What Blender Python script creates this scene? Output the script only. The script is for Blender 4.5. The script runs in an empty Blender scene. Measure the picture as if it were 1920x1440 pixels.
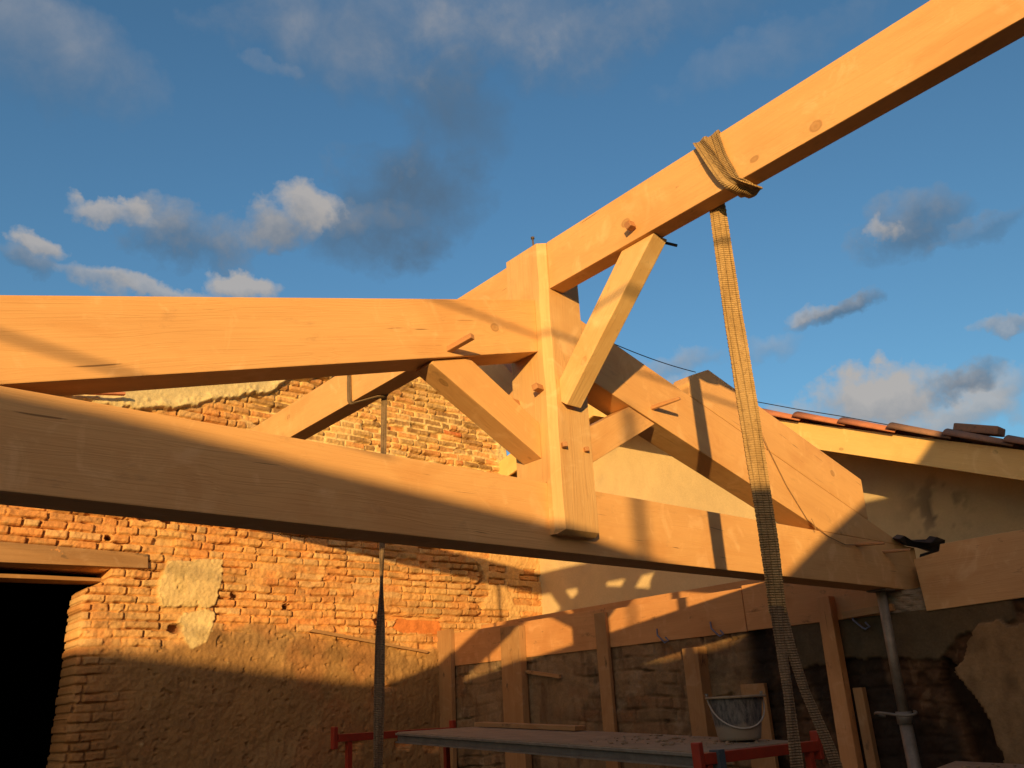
import bpy, bmesh, math, random
import numpy as np
from mathutils import Vector, Matrix
random.seed(7)
EYE = 1.55                       # every z below is measured from eye height; the ground is at world z = 0
col = bpy.context.scene.collection
def W(p): return Vector((p[0], p[1], p[2] + EYE))

# ------------------------------------------------------------------ numpy noise
def hsh(ix, iy, seed):
    h = (ix.astype(np.int64) * 374761393 + iy.astype(np.int64) * 668265263 + seed * 974634777) & 0xffffffff
    h = ((h ^ (h >> 13)) * 1274126177) & 0xffffffff
    h = ((h ^ (h >> 16)) * 2246822519) & 0xffffffff
    return ((h ^ (h >> 15)) & 0xffffff) / float(0xffffff)
def vnoise(x, y, seed=0):
    ix = np.floor(x); iy = np.floor(y); fx = x - ix; fy = y - iy
    fx = fx * fx * (3 - 2 * fx); fy = fy * fy * (3 - 2 * fy)
    a = hsh(ix, iy, seed); b = hsh(ix + 1, iy, seed); c = hsh(ix, iy + 1, seed); d = hsh(ix + 1, iy + 1, seed)
    return a + (b - a) * fx + (c - a) * fy + (a - b - c + d) * fx * fy
def fbm(x, y, seed=0, o=4):
    s = 0; w = .5; t = 0
    for i in range(o):
        s = s + w * vnoise(x, y, seed + i * 17); t += w; w *= .5; x = x * 2.03 + 5.1; y = y * 2.03 + 1.7
    return s / t
def sstep(a, b, x):
    t = np.clip((x - a) / (b - a), 0, 1); return t * t * (3 - 2 * t)
def inpoly(x, y, poly):
    r = np.zeros(x.shape, bool); n = len(poly)
    for i in range(n):
        x0, y0 = poly[i]; x1, y1 = poly[(i + 1) % n]
        if y0 == y1: continue
        c = ((y0 > y) != (y1 > y)) & (x < (x1 - x0) * (y - y0) / (y1 - y0) + x0)
        r ^= c
    return r

# ------------------------------------------------------------------ materials
class NT:
    def __init__(s, tree): s.t = tree; s.n = tree.nodes; s.l = tree.links
    def node(s, kind, **kw):
        nd = s.n.new(kind)
        for k, v in kw.items():
            if k.startswith('i_'):
                key = k[2:]; key = int(key) if key.isdigit() else key.replace('_', ' ')
                s.put(nd.inputs[key], v)
            else: setattr(nd, k, v)
        return nd
    def put(s, sock, v):
        if hasattr(v, 'is_output') or isinstance(v, bpy.types.NodeSocket): s.l.new(v, sock)
        else: sock.default_value = v
    def math(s, op, a, b=0.0, c=0.0, clamp=False):
        nd = s.n.new('ShaderNodeMath'); nd.operation = op; nd.use_clamp = clamp
        s.put(nd.inputs[0], a); s.put(nd.inputs[1], b); s.put(nd.inputs[2], c); return nd.outputs[0]
    def vmath(s, op, a, b=(0, 0, 0), scale=None):
        nd = s.n.new('ShaderNodeVectorMath'); nd.operation = op
        s.put(nd.inputs[0], a)
        if op != 'SCALE': s.put(nd.inputs[1], b)
        if scale is not None: s.put(nd.inputs['Scale'], scale)
        return nd.outputs['Value'] if op in ('DOT_PRODUCT', 'LENGTH', 'DISTANCE') else nd.outputs[0]
    def mix(s, f, a, b, mode='MIX'):
        nd = s.n.new('ShaderNodeMix'); nd.data_type = 'RGBA'; nd.blend_type = mode; nd.clamp_factor = True
        s.put(nd.inputs[0], f); s.put(nd.inputs[6], a); s.put(nd.inputs[7], b); return nd.outputs[2]
    def ramp(s, f, stops, interp='LINEAR'):
        nd = s.n.new('ShaderNodeValToRGB'); cr = nd.color_ramp; cr.interpolation = interp
        while len(cr.elements) < len(stops): cr.elements.new(.5)
        for e, (p, c) in zip(cr.elements, stops):
            e.position = p; e.color = c if len(c) == 4 else (*c, 1)
        s.put(nd.inputs[0], f); return nd.outputs[0]
    def noise(s, vec, scale, detail=3, rough=.55, dist=0.0, color=False):
        nd = s.n.new('ShaderNodeTexNoise'); s.put(nd.inputs['Vector'], vec)
        nd.inputs['Scale'].default_value = scale; nd.inputs['Detail'].default_value = detail
        nd.inputs['Roughness'].default_value = rough; nd.inputs['Distortion'].default_value = dist
        return nd.outputs[1 if color else 0]
    def mapping(s, vec, scale=(1, 1, 1), loc=(0, 0, 0)):
        nd = s.n.new('ShaderNodeMapping'); s.put(nd.inputs[0], vec)
        nd.inputs['Scale'].default_value = scale; nd.inputs['Location'].default_value = loc; return nd.outputs[0]
def newmat(name):
    m = bpy.data.materials.new(name); m.use_nodes = True
    t = NT(m.node_tree); b = m.node_tree.nodes['Principled BSDF']; return m, t, b
def g(v): return (v[0], v[1], v[2], 1)

def wood(name, pale, dark, seed=0.0, dirt=.15, knots=1.0, rough=.6, grainy=1.0, dirtcol=(.10, .065, .035)):
    m, t, b = newmat(name)
    tc = t.node('ShaderNodeTexCoord').outputs['Object']
    oi = t.node('ShaderNodeObjectInfo').outputs['Random']
    off = t.node('ShaderNodeCombineXYZ', i_0=t.math('MULTIPLY', oi, 37.0), i_1=t.math('MULTIPLY', oi, 5.3), i_2=seed).outputs[0]
    P = t.vmath('ADD', tc, off)
    # slow waviness of the grain along the timber
    wv = t.noise(t.mapping(P, (.9, 3, 3)), 1.6, 2, .5, color=True)
    wob = t.vmath('MULTIPLY', t.vmath('SUBTRACT', wv, (.5, .5, .5)), (0, .06, .06))
    Q = t.vmath('ADD', P, wob)
    # knots: sparse cells, grain swings round them
    vo = t.n.new('ShaderNodeTexVoronoi'); vo.feature = 'F1'; t.put(vo.inputs['Vector'], t.mapping(Q, (3.4, 4.6, 4.6), (0, .5, .5))); vo.inputs['Scale'].default_value = 1.0
    kd = vo.outputs['Distance']
    ksel = t.math('GREATER_THAN', t.node('ShaderNodeSeparateXYZ', i_0=vo.outputs['Color']).outputs[0], 1 - .42 * knots)
    knot = t.math('MULTIPLY', t.ramp(kd, [(0, (1, 1, 1)), (.045, (.6, .6, .6)), (.075, (.9, .9, .9)), (.095, (0, 0, 0))]), ksel)
    halo = t.math('MULTIPLY', t.ramp(kd, [(0, (1, 1, 1)), (.32, (0, 0, 0))], 'EASE'), ksel)
    ring = t.noise(t.mapping(Q, (.35, 16, 16)), 1.0, 3, .6, .3)
    ring2 = t.math('FRACT', t.math('ADD', t.math('MULTIPLY', ring, 7.0), t.math('MULTIPLY', halo, 1.6)))
    band = t.ramp(ring2, [(0, (0, 0, 0)), (.62, (.35, .35, .35)), (.86, (1, 1, 1)), (1, (0, 0, 0))])
    fib = t.noise(t.mapping(Q, (3, 170, 170)), 1.0, 3, .6)
    big = t.noise(t.mapping(P, (1.3, 5, 5)), 1.0, 4, .6)
    c = t.mix(t.math('MULTIPLY', band, .20 * grainy), g(pale), g(dark))
    c = t.mix(t.ramp(fib, [(.35, (0, 0, 0)), (.75, (.20 * grainy,) * 3)]), c, g(dark))
    c = t.mix(t.ramp(big, [(.35, (0, 0, 0)), (.7, (.35, .35, .35))]), c, g([x * .86 for x in dark]))
    c = t.mix(t.math('MULTIPLY', halo, .22), c, g(dark))
    c = t.mix(t.math('MULTIPLY', knot, .62), c, g([x * .38 for x in dark]))
    chk = t.noise(t.mapping(Q, (2.6, 75, 75)), 1.0, 1, .4)
    c = t.mix(t.ramp(chk, [(.764, (0, 0, 0)), (.79, (.8, .8, .8))]), c, g([x * .30 for x in dark]))
    blo = t.noise(t.mapping(P, (7, 5, 5)), 1.0, 4, .6, 1.2)
    c = t.mix(t.ramp(blo, [(.56, (0, 0, 0)), (.70, (.55, .55, .55))]), c, g([min(1, x * q) for x, q in zip(pale, (1.12, 1.22, 1.45))]))
    blo2 = t.noise(t.mapping(P, (2.2, 3.5, 3.5), (7, 3, 1)), 1.0, 3, .6, .6)
    c = t.mix(t.ramp(blo2, [(.50, (0, 0, 0)), (.66, (.45, .45, .45))]), c, g([x * q for x, q in zip(dark, (1.0, .94, .88))]))
    smg = t.noise(t.mapping(P, (9, 26, 26)), 1.0, 6, .75)
    c = t.mix(t.math('MULTIPLY', t.ramp(smg, [(.62, (0, 0, 0)), (.70, (.7, .7, .7))]), t.ramp(t.noise(t.mapping(P, (1.1, 2.0, 2.0), (3, 9, 4)), 1.0, 2, .5), [(.58, (0, 0, 0)), (.66, (1, 1, 1))])), c, g([x * .42 for x in dark]))
    dn = t.noise(t.mapping(P, (3.2, 7, 7)), 1.4, 6, .72)
    c = t.mix(t.ramp(dn, [(.60, (0, 0, 0)), (.74, (dirt * 2.2,) * 3)]), c, g(dirtcol))
    t.put(b.inputs['Base Color'], c)
    b.inputs['Roughness'].default_value = rough; b.inputs['Specular IOR Level'].default_value = .25
    bp = t.node('ShaderNodeBump', i_Strength=.35, i_Distance=.003)
    t.put(bp.inputs['Height'], t.math('ADD', fib, t.math('MULTIPLY', t.math('ADD', band, knot), .5)))
    t.put(b.inputs['Normal'], bp.outputs[0])
    return m
def rough_mat(name, c1, c2, c3=None, scale=8, rough=.85, bump=.5, dist=.01, metal=0, coords='Object'):
    m, t, b = newmat(name)
    tc = t.node('ShaderNodeTexCoord').outputs[coords]
    n = t.noise(tc, scale, 6, .65); n2 = t.noise(tc, scale * 5.3, 5, .7)
    c = t.mix(t.ramp(n, [(.35, (0, 0, 0)), (.65, (1, 1, 1))]), g(c1), g(c2))
    if c3: c = t.mix(t.ramp(n2, [(.56, (0, 0, 0)), (.72, (.85, .85, .85))]), c, g(c3))
    t.put(b.inputs['Base Color'], c); b.inputs['Roughness'].default_value = rough; b.inputs['Metallic'].default_value = metal
    b.inputs['Specular IOR Level'].default_value = .3
    bp = t.node('ShaderNodeBump', i_Strength=bump, i_Distance=dist); t.put(bp.inputs['Height'], t.math('ADD', n, t.math('MULTIPLY', n2, .5)))
    t.put(b.inputs['Normal'], bp.outputs[0]); return m
def wall_mat(name, fine=60, bump=.6, dist=.008, vary=.3):
    m, t, b = newmat(name)
    tc = t.node('ShaderNodeTexCoord').outputs['Object']
    at = t.node('ShaderNodeAttribute', attribute_name='Col').outputs['Color']
    n = t.noise(tc, fine, 5, .7); n2 = t.noise(tc, 9, 6, .65); n3 = t.noise(tc, 230, 2, .6)
    k = t.math('ADD', t.math('MULTIPLY', t.math('SUBTRACT', n, .5), vary * 2), t.math('ADD', 1.0, t.math('MULTIPLY', t.math('SUBTRACT', n2, .5), vary * 1.6)))
    c = t.vmath('SCALE', at, scale=k)
    t.put(b.inputs['Base Color'], c); b.inputs['Roughness'].default_value = .92; b.inputs['Specular IOR Level'].default_value = .15
    bp = t.node('ShaderNodeBump', i_Strength=bump, i_Distance=dist)
    t.put(bp.inputs['Height'], t.math('ADD', n, t.math('ADD', t.math('MULTIPLY', n2, .8), t.math('MULTIPLY', n3, .35))))
    t.put(b.inputs['Normal'], bp.outputs[0]); return m

M = {}
M['spruce'] = wood('spruce', (.74, .425, .165), (.58, .295, .10), 0, .12, 1.35)
M['spruce_pale'] = wood('spruce_pale', (.78, .53, .235), (.60, .35, .13), 3.1, .32, 1.2, grainy=1.6)
M['spruce_post'] = wood('spruce_post', (.68, .43, .18), (.53, .29, .105), 6.1, .10, 1.0, grainy=1.7)
M['peg'] = wood('peg_oak', (.50, .25, .10), (.34, .15, .06), 1.0, .1, 0)
M['form2'] = wood('form_board_dull', (.58, .36, .165), (.42, .22, .085), 19.0, .45, 1.6, .75, grainy=1.1)
M['form'] = wood('form_board', (.60, .30, .115), (.42, .19, .065), 9.0, .40, 1.6, .75, grainy=1.2)
M['old'] = wood('old_timber', (.40, .225, .095), (.26, .135, .05), 14.0, .55, .8, .8, grainy=1.5)
M['painted'] = wood('rake_paint', (.80, .53, .19), (.70, .43, .14), 2.0, .06, .4, .55, grainy=.5)
M['tile'] = rough_mat('terracotta', (.44, .155, .07), (.52, .20, .10), (.22, .12, .08), 6, .8, .4, .004)
M['oldtile'] = rough_mat('old_terracotta', (.23, .135, .09), (.33, .17, .10), (.11, .085, .07), 9, .9, .6, .006)
M['steel'] = rough_mat('galvanised', (.20, .165, .12), (.29, .245, .185), (.18, .15, .12), 14, .6, .25, .002, .5)
M['dusty'] = rough_mat('dusty_plank', (.24, .165, .095), (.33, .235, .14), (.13, .09, .055), 7, .9, .5, .004)
M['rail'] = rough_mat('rail_web_dull', (.11, .095, .075), (.16, .14, .11), None, 14, .6)
M['orange'] = rough_mat('orange_paint', (.36, .036, .012), (.28, .03, .012), (.18, .05, .025), 12, .5, .2, .002)
M['blue'] = rough_mat('dark_blue_paint', (.045, .07, .08), (.07, .09, .10), (.15, .13, .11), 12, .6, .2, .002)
M['dark'] = rough_mat('room_shade', (.006, .005, .004), (.010, .008, .006), None, 3, .95)  # the room's darkness is put into this near-black wall colour
M['membrane'] = rough_mat('black_membrane', (.012, .012, .013), (.02, .02, .02), (.035, .03, .028), 20, .55, .5, .006)
M['cable'] = rough_mat('cable_black', (.02, .02, .02), (.03, .03, .03), None, 20, .6)
M['iron'] = rough_mat('iron', (.10, .075, .06), (.16, .12, .10), (.25, .2, .16), 30, .7, .3, .001, .4)
M['palewire'] = rough_mat('pale_wire', (.34, .29, .23), (.44, .38, .31), None, 30, .5)
M['wire'] = rough_mat('tie_wire', (.13, .14, .19), (.20, .20, .24), None, 30, .5, .2, .001, .6)
M['string'] = rough_mat('string', (.42, .24, .10), (.30, .17, .07), None, 60, .9)
M['ground'] = rough_mat('earth', (.22, .17, .12), (.16, .12, .09), (.30, .25, .19), 3, .95, .8, .02)
M['render'] = rough_mat('house_render', (.42, .34, .25), (.36, .28, .20), None, 3, .95)
M['bucket'] = None

def web(name, c1, c2, cd):
    m, t, b = newmat(name)
    uv = t.node('ShaderNodeTexCoord').outputs['UV']; ob = t.node('ShaderNodeTexCoord').outputs['Object']
    s = t.node('ShaderNodeSeparateXYZ', i_0=uv); u, v = s.outputs[0], s.outputs[1]
    rib = t.math('SINE', t.math('ADD', t.math('MULTIPLY', u, 2 * math.pi / .0085), t.math('MULTIPLY', t.noise(ob, 30, 2), 2.0)))
    lines = t.math('ABSOLUTE', t.math('SUBTRACT', t.math('FRACT', t.math('MULTIPLY', v, 3.0)), .5))
    ln = t.ramp(lines, [(.0, (1, 1, 1)), (.05, (.8, .8, .8)), (.10, (0, 0, 0))])
    n = t.noise(ob, 11, 5, .7); n2 = t.noise(ob, 60, 4, .7)
    c = t.mix(t.ramp(n, [(.35, (0, 0, 0)), (.68, (1, 1, 1))]), g(c1), g(c2))
    c = t.mix(t.ramp(n2, [(.52, (0, 0, 0)), (.70, (.75, .75, .75))]), c, g(cd))
    c = t.mix(t.math('MULTIPLY', t.math('MULTIPLY_ADD', rib, -.5, .5), .24), c, g(cd))
    c = t.mix(t.math('MULTIPLY', ln, .45), c, g([x * .8 for x in cd]))
    t.put(b.inputs['Base Color'], c); b.inputs['Roughness'].default_value = .95; b.inputs['Specular IOR Level'].default_value = .1
    bp = t.node('ShaderNodeBump', i_Strength=.9, i_Distance=.004)
    t.put(bp.inputs['Height'], t.math('SUBTRACT', t.math('MULTIPLY_ADD', rib, .5, t.math('MULTIPLY', n2, .6)), t.math('MULTIPLY', ln, .7)))
    t.put(b.inputs['Normal'], bp.outputs[0]); return m
M['web'] = web('webbing', (.56, .37, .16), (.42, .265, .105), (.21, .13, .06))
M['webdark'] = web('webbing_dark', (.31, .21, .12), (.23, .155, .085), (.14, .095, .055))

# ------------------------------------------------------------------ object helpers
def link(name, me, mat, parent=None, mw=None):
    o = bpy.data.objects.new(name, me); col.objects.link(o)
    if mat is not None and not me.materials: me.materials.append(mat)
    if mw is not None:
        if parent is not None: o.parent = parent; o.matrix_basis = base(parent).inverted() @ mw
        else: o.matrix_basis = mw
    elif parent is not None: o.parent = parent; o.matrix_basis = base(parent).inverted()
    return o
def base(o):
    m = o.matrix_basis.copy()
    while o.parent: o = o.parent; m = o.matrix_basis @ m
    return m
def tag(o, label=None, cat=None, group=None, kind=None):
    if label: o['label'] = label
    if cat: o['category'] = cat
    if group: o['group'] = group
    if kind: o['kind'] = kind
    return o
def empty(name, p, label, cat, group=None):
    o = bpy.data.objects.new(name, None); col.objects.link(o); o.location = W(p); o.empty_display_size = .1
    return tag(o, label, cat, group)
def mesh_from(bm, name, smooth=False):
    me = bpy.data.meshes.new(name); bm.to_mesh(me); bm.free()
    if smooth:
        for p in me.polygons: p.use_smooth = True
    return me
def bevel(bm, w, seg=2):
    if w: bmesh.ops.bevel(bm, geom=[e for e in bm.edges if len(e.link_faces) == 2 and e.calc_face_angle(0) > .3], offset=w, segments=seg, profile=.6, affect='EDGES', clamp_overlap=True)
def frame(xdir, hint):
    x = Vector(xdir).normalized(); z = Vector(hint); z = (z - x * z.dot(x)).normalized(); y = z.cross(x)
    return Matrix((x, y, z)).transposed()
def prism(name, poly, ext, grain, mat, parent=None, bev=.004, rough=0.0):
    """planar polygon (eye-height coordinates) extruded by ext; local X runs along the grain"""
    P = [W(p) for p in poly]; c = sum(P, Vector()) / len(P); e = Vector(ext)
    R3 = frame(grain, e); Mw = Matrix.Translation(c) @ R3.to_4x4(); I = Mw.inverted()
    bm = bmesh.new()
    a = [bm.verts.new(I @ p) for p in P]; b = [bm.verts.new(I @ (p + e)) for p in P]
    bm.faces.new(a); bm.faces.new(b[::-1]); n = len(P)
    for i in range(n): bm.faces.new((a[i], b[i], b[(i + 1) % n], a[(i + 1) % n]))
    bmesh.ops.recalc_face_normals(bm, faces=bm.faces); bevel(bm, bev)
    return link(name, mesh_from(bm, name), mat, parent, Mw)
def bar(name, p0, p1, w, h, hint, mat, parent=None, bev=.003):
    """box from p0 to p1, h along hint, w across"""
    a, b = W(p0), W(p1); L = (b - a).length; R3 = frame(b - a, hint)
    Mw = Matrix.Translation((a + b) / 2) @ R3.to_4x4()
    bm = bmesh.new(); bmesh.ops.create_cube(bm, size=1)
    for v in bm.verts: v.co = Vector((v.co.x * L, v.co.y * w, v.co.z * h))
    bevel(bm, bev); return link(name, mesh_from(bm, name), mat, parent, Mw)
def tube(name, pts, r, mat, parent=None, seg=10, smooth=True, cap=True):
    P = [W(p) for p in pts]; rs = r if isinstance(r, (list, tuple)) else [r] * len(P)
    bm = bmesh.new(); rings = []; c = P[0]; up = Vector((0, 0, 1))
    for i, p in enumerate(P):
        d = (P[min(i + 1, len(P) - 1)] - P[max(i - 1, 0)]).normalized()
        if i == 0: u = d.orthogonal().normalized()
        else: u = (u - d * u.dot(d)).normalized()
        v = d.cross(u)
        rings.append([bm.verts.new(p - c + (u * math.cos(2 * math.pi * k / seg) + v * math.sin(2 * math.pi * k / seg)) * rs[i]) for k in range(seg)])
    for a, b in zip(rings, rings[1:]):
        for k in range(seg): bm.faces.new((a[k], a[(k + 1) % seg], b[(k + 1) % seg], b[k]))
    if cap: bm.faces.new(rings[0][::-1]); bm.faces.new(rings[-1])
    bmesh.ops.recalc_face_normals(bm, faces=bm.faces)
    me = mesh_from(bm, name, smooth); return link(name, me, mat, parent, Matrix.Translation(c))
def ribbon(name, pts, sides, wid, mat, parent=None, thick=.006, sub=10, wob=.0, fray=0.0):
    """webbing: centre line pts, side vectors, widths; smooth, thick, edges frayed"""
    P = [W(p) for p in pts]; S = [Vector(s).normalized() for s in sides]; w = wid if isinstance(wid, (list, tuple)) else [wid] * len(P)
    rnd = random.Random(name + str(len(pts)) + str(pts[0]))
    L = [0]
    for a, b in zip(P, P[1:]): L.append(L[-1] + (b - a).length)
    n = max(2, int(L[-1] / .0085 * 1.0)); C, SS, WW, U = [], [], [], []
    for i in range(n + 1):
        s = L[-1] * i / n; k = 0
        while k < len(P) - 2 and s > L[k + 1]: k += 1
        f = (s - L[k]) / max(L[k + 1] - L[k], 1e-6)
        C.append(P[k].lerp(P[k + 1], f)); SS.append(S[k].lerp(S[k + 1], f).normalized()); WW.append(w[k] * (1 - f) + w[k + 1] * f); U.append(s)
    for _ in range(2):
        C = [C[0]] + [(C[i - 1] + C[i] * 2 + C[i + 1]) / 4 for i in range(1, n)] + [C[-1]]
    bm = bmesh.new(); uvl = bm.loops.layers.uv.new('UVMap'); top, bot = [], []; c0 = C[0]; K = 7; uvs = {}
    for i in range(n + 1):
        d = (C[min(i + 1, n)] - C[max(i - 1, 0)]).normalized(); nr = d.cross(SS[i]).normalized()
        ta, ba = [], []; jit = rnd.uniform(-1, 1) * fray
        fr = (fray if i % 2 else -fray) + rnd.uniform(-fray, fray) * .6
        for k in range(K):
            q = k / (K - 1) - .5; ww = WW[i] + (fr if k in (0, K - 1) else 0)
            cup = wob * math.sin(q * 5 + U[i] * 7) + .25 * wob * math.sin(U[i] * 23 + q * 9)
            p = C[i] - c0 + SS[i] * (q * ww) + nr * cup
            va = bm.verts.new(p + nr * thick / 2); vb = bm.verts.new(p - nr * thick / 2)
            uvs[va] = uvs[vb] = (U[i], q + .5); ta.append(va); ba.append(vb)
        top.append(ta); bot.append(ba)
    for i in range(n):
        for k in range(K - 1):
            bm.faces.new((top[i][k], top[i][k + 1], top[i + 1][k + 1], top[i + 1][k])); bm.faces.new((bot[i][k + 1], bot[i][k], bot[i + 1][k], bot[i + 1][k + 1]))
        bm.faces.new((top[i][0], top[i + 1][0], bot[i + 1][0], bot[i][0])); bm.faces.new((top[i + 1][-1], top[i][-1], bot[i][-1], bot[i + 1][-1]))
    bm.faces.new([*top[0][::-1], *bot[0]]); bm.faces.new([*top[-1], *bot[-1][::-1]])
    for f in bm.faces:
        for lp in f.loops: lp[uvl].uv = uvs[lp.vert]
    bmesh.ops.recalc_face_normals(bm, faces=bm.faces)
    return link(name, mesh_from(bm, name), mat, parent, Matrix.Translation(c0))

def field(name, A, B, mask, height, colr, origin, ud, vd, nd, depth, mat, parent=None):
    """a wall face from a height field: A,B grid coordinates (n x m), mask per cell, thickness depth behind"""
    n, m = A.shape; o = Vector(origin)
    ud, vd, nd = np.array(ud, float), np.array(vd, float), np.array(nd, float)
    co = A[..., None] * ud + B[..., None] * vd + height[..., None] * nd
    idx = np.arange(n * m).reshape(n, m)
    q = np.stack([idx[:-1, :-1], idx[1:, :-1], idx[1:, 1:], idx[:-1, 1:]], -1)[mask].reshape(-1, 4)
    e = np.concatenate([q[:, [0, 1]], q[:, [1, 2]], q[:, [2, 3]], q[:, [3, 0]]]); key = np.sort(e, 1); kk = key[:, 0].astype(np.int64) * (n * m) + key[:, 1]
    _, inv, cnt = np.unique(kk, return_inverse=True, return_counts=True); be = e[cnt[inv] == 1]
    co = co.reshape(-1, 3); colf = colr.reshape(-1, 3)
    back = (A[..., None] * ud + B[..., None] * vd - depth * nd).reshape(-1, 3)
    bv = np.unique(be); mp = -np.ones(n * m, int); mp[bv] = np.arange(len(bv)) + n * m
    allco = np.concatenate([co, back[bv]]); allcol = np.concatenate([colf, colf[bv] * .9])
    sk = np.stack([be[:, 1], be[:, 0], mp[be[:, 0]], mp[be[:, 1]]], 1)
    F = np.concatenate([q, sk]); used = np.unique(F); rm = -np.ones(len(allco), int); rm[used] = np.arange(len(used)); F = rm[F]
    allco = allco[used]; allcol = np.clip(allcol[used], 0, 1)
    if np.dot(np.cross(ud, vd), nd) < 0: F = F[:, ::-1]
    me = bpy.data.meshes.new(name); me.vertices.add(len(allco)); me.vertices.foreach_set('co', allco.astype(np.float32).ravel())
    me.loops.add(F.size); me.loops.foreach_set('vertex_index', F.astype(np.int32).ravel())
    me.polygons.add(len(F)); me.polygons.foreach_set('loop_start', np.arange(0, F.size, 4, dtype=np.int32))
    ca = me.color_attributes.new('Col', 'FLOAT_COLOR', 'POINT'); ca.data.foreach_set('color', np.concatenate([allcol, np.ones((len(allcol), 1))], 1).astype(np.float32).ravel())
    me.update(calc_edges=True); me.validate()
    return link(name, me, mat, parent, Matrix.Translation(o))

def bricks(A, B, row_h, lmin, lmax, seed, wob=.012, joint=.010):
    """returns brick id, edge distance, and per-brick random values"""
    rng = np.random.RandomState(seed)
    Bp = B + wob * (fbm(A * .8, B * .6, seed + 5, 3) - .5) * 4 + .010 * (fbm(A * 6, B * 6, seed + 9, 2) - .5)
    Ap = A + .022 * (fbm(A * 5, B * 9, seed + 3, 3) - .5)
    r = np.floor(Bp / row_h).astype(int); rz = Bp - r * row_h
    rid = r - r.min(); nr = rid.max() + 1; a0, a1 = A.min() - 1, A.max() + 1
    ed = np.zeros(A.shape); ident = np.zeros(A.shape, int)
    for k in range(nr):
        s = rid == k
        if not s.any(): continue
        L = rng.uniform(lmin, lmax, int((a1 - a0) / lmin) + 3) * np.where(rng.rand(int((a1 - a0) / lmin) + 3) < .22, .5, 1)
        edges = a0 - rng.rand() * lmax + np.cumsum(L); j = np.clip(np.searchsorted(edges, Ap[s]), 1, len(edges) - 1)
        dx = np.minimum(Ap[s] - edges[j - 1], edges[j] - Ap[s]); dz = np.minimum(rz[s], row_h - rz[s])
        rr = .009; qx = np.maximum(rr - dx, 0); qz = np.maximum(rr - dz, 0)
        d = np.where((qx > 0) & (qz > 0), rr - np.hypot(qx, qz), np.minimum(dx, dz)); ed[s] = d; ident[s] = k * 400 + j
    R = lambda q: hsh(ident, ident * 0 + q, seed + 77)
    return ident, ed, R

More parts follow.
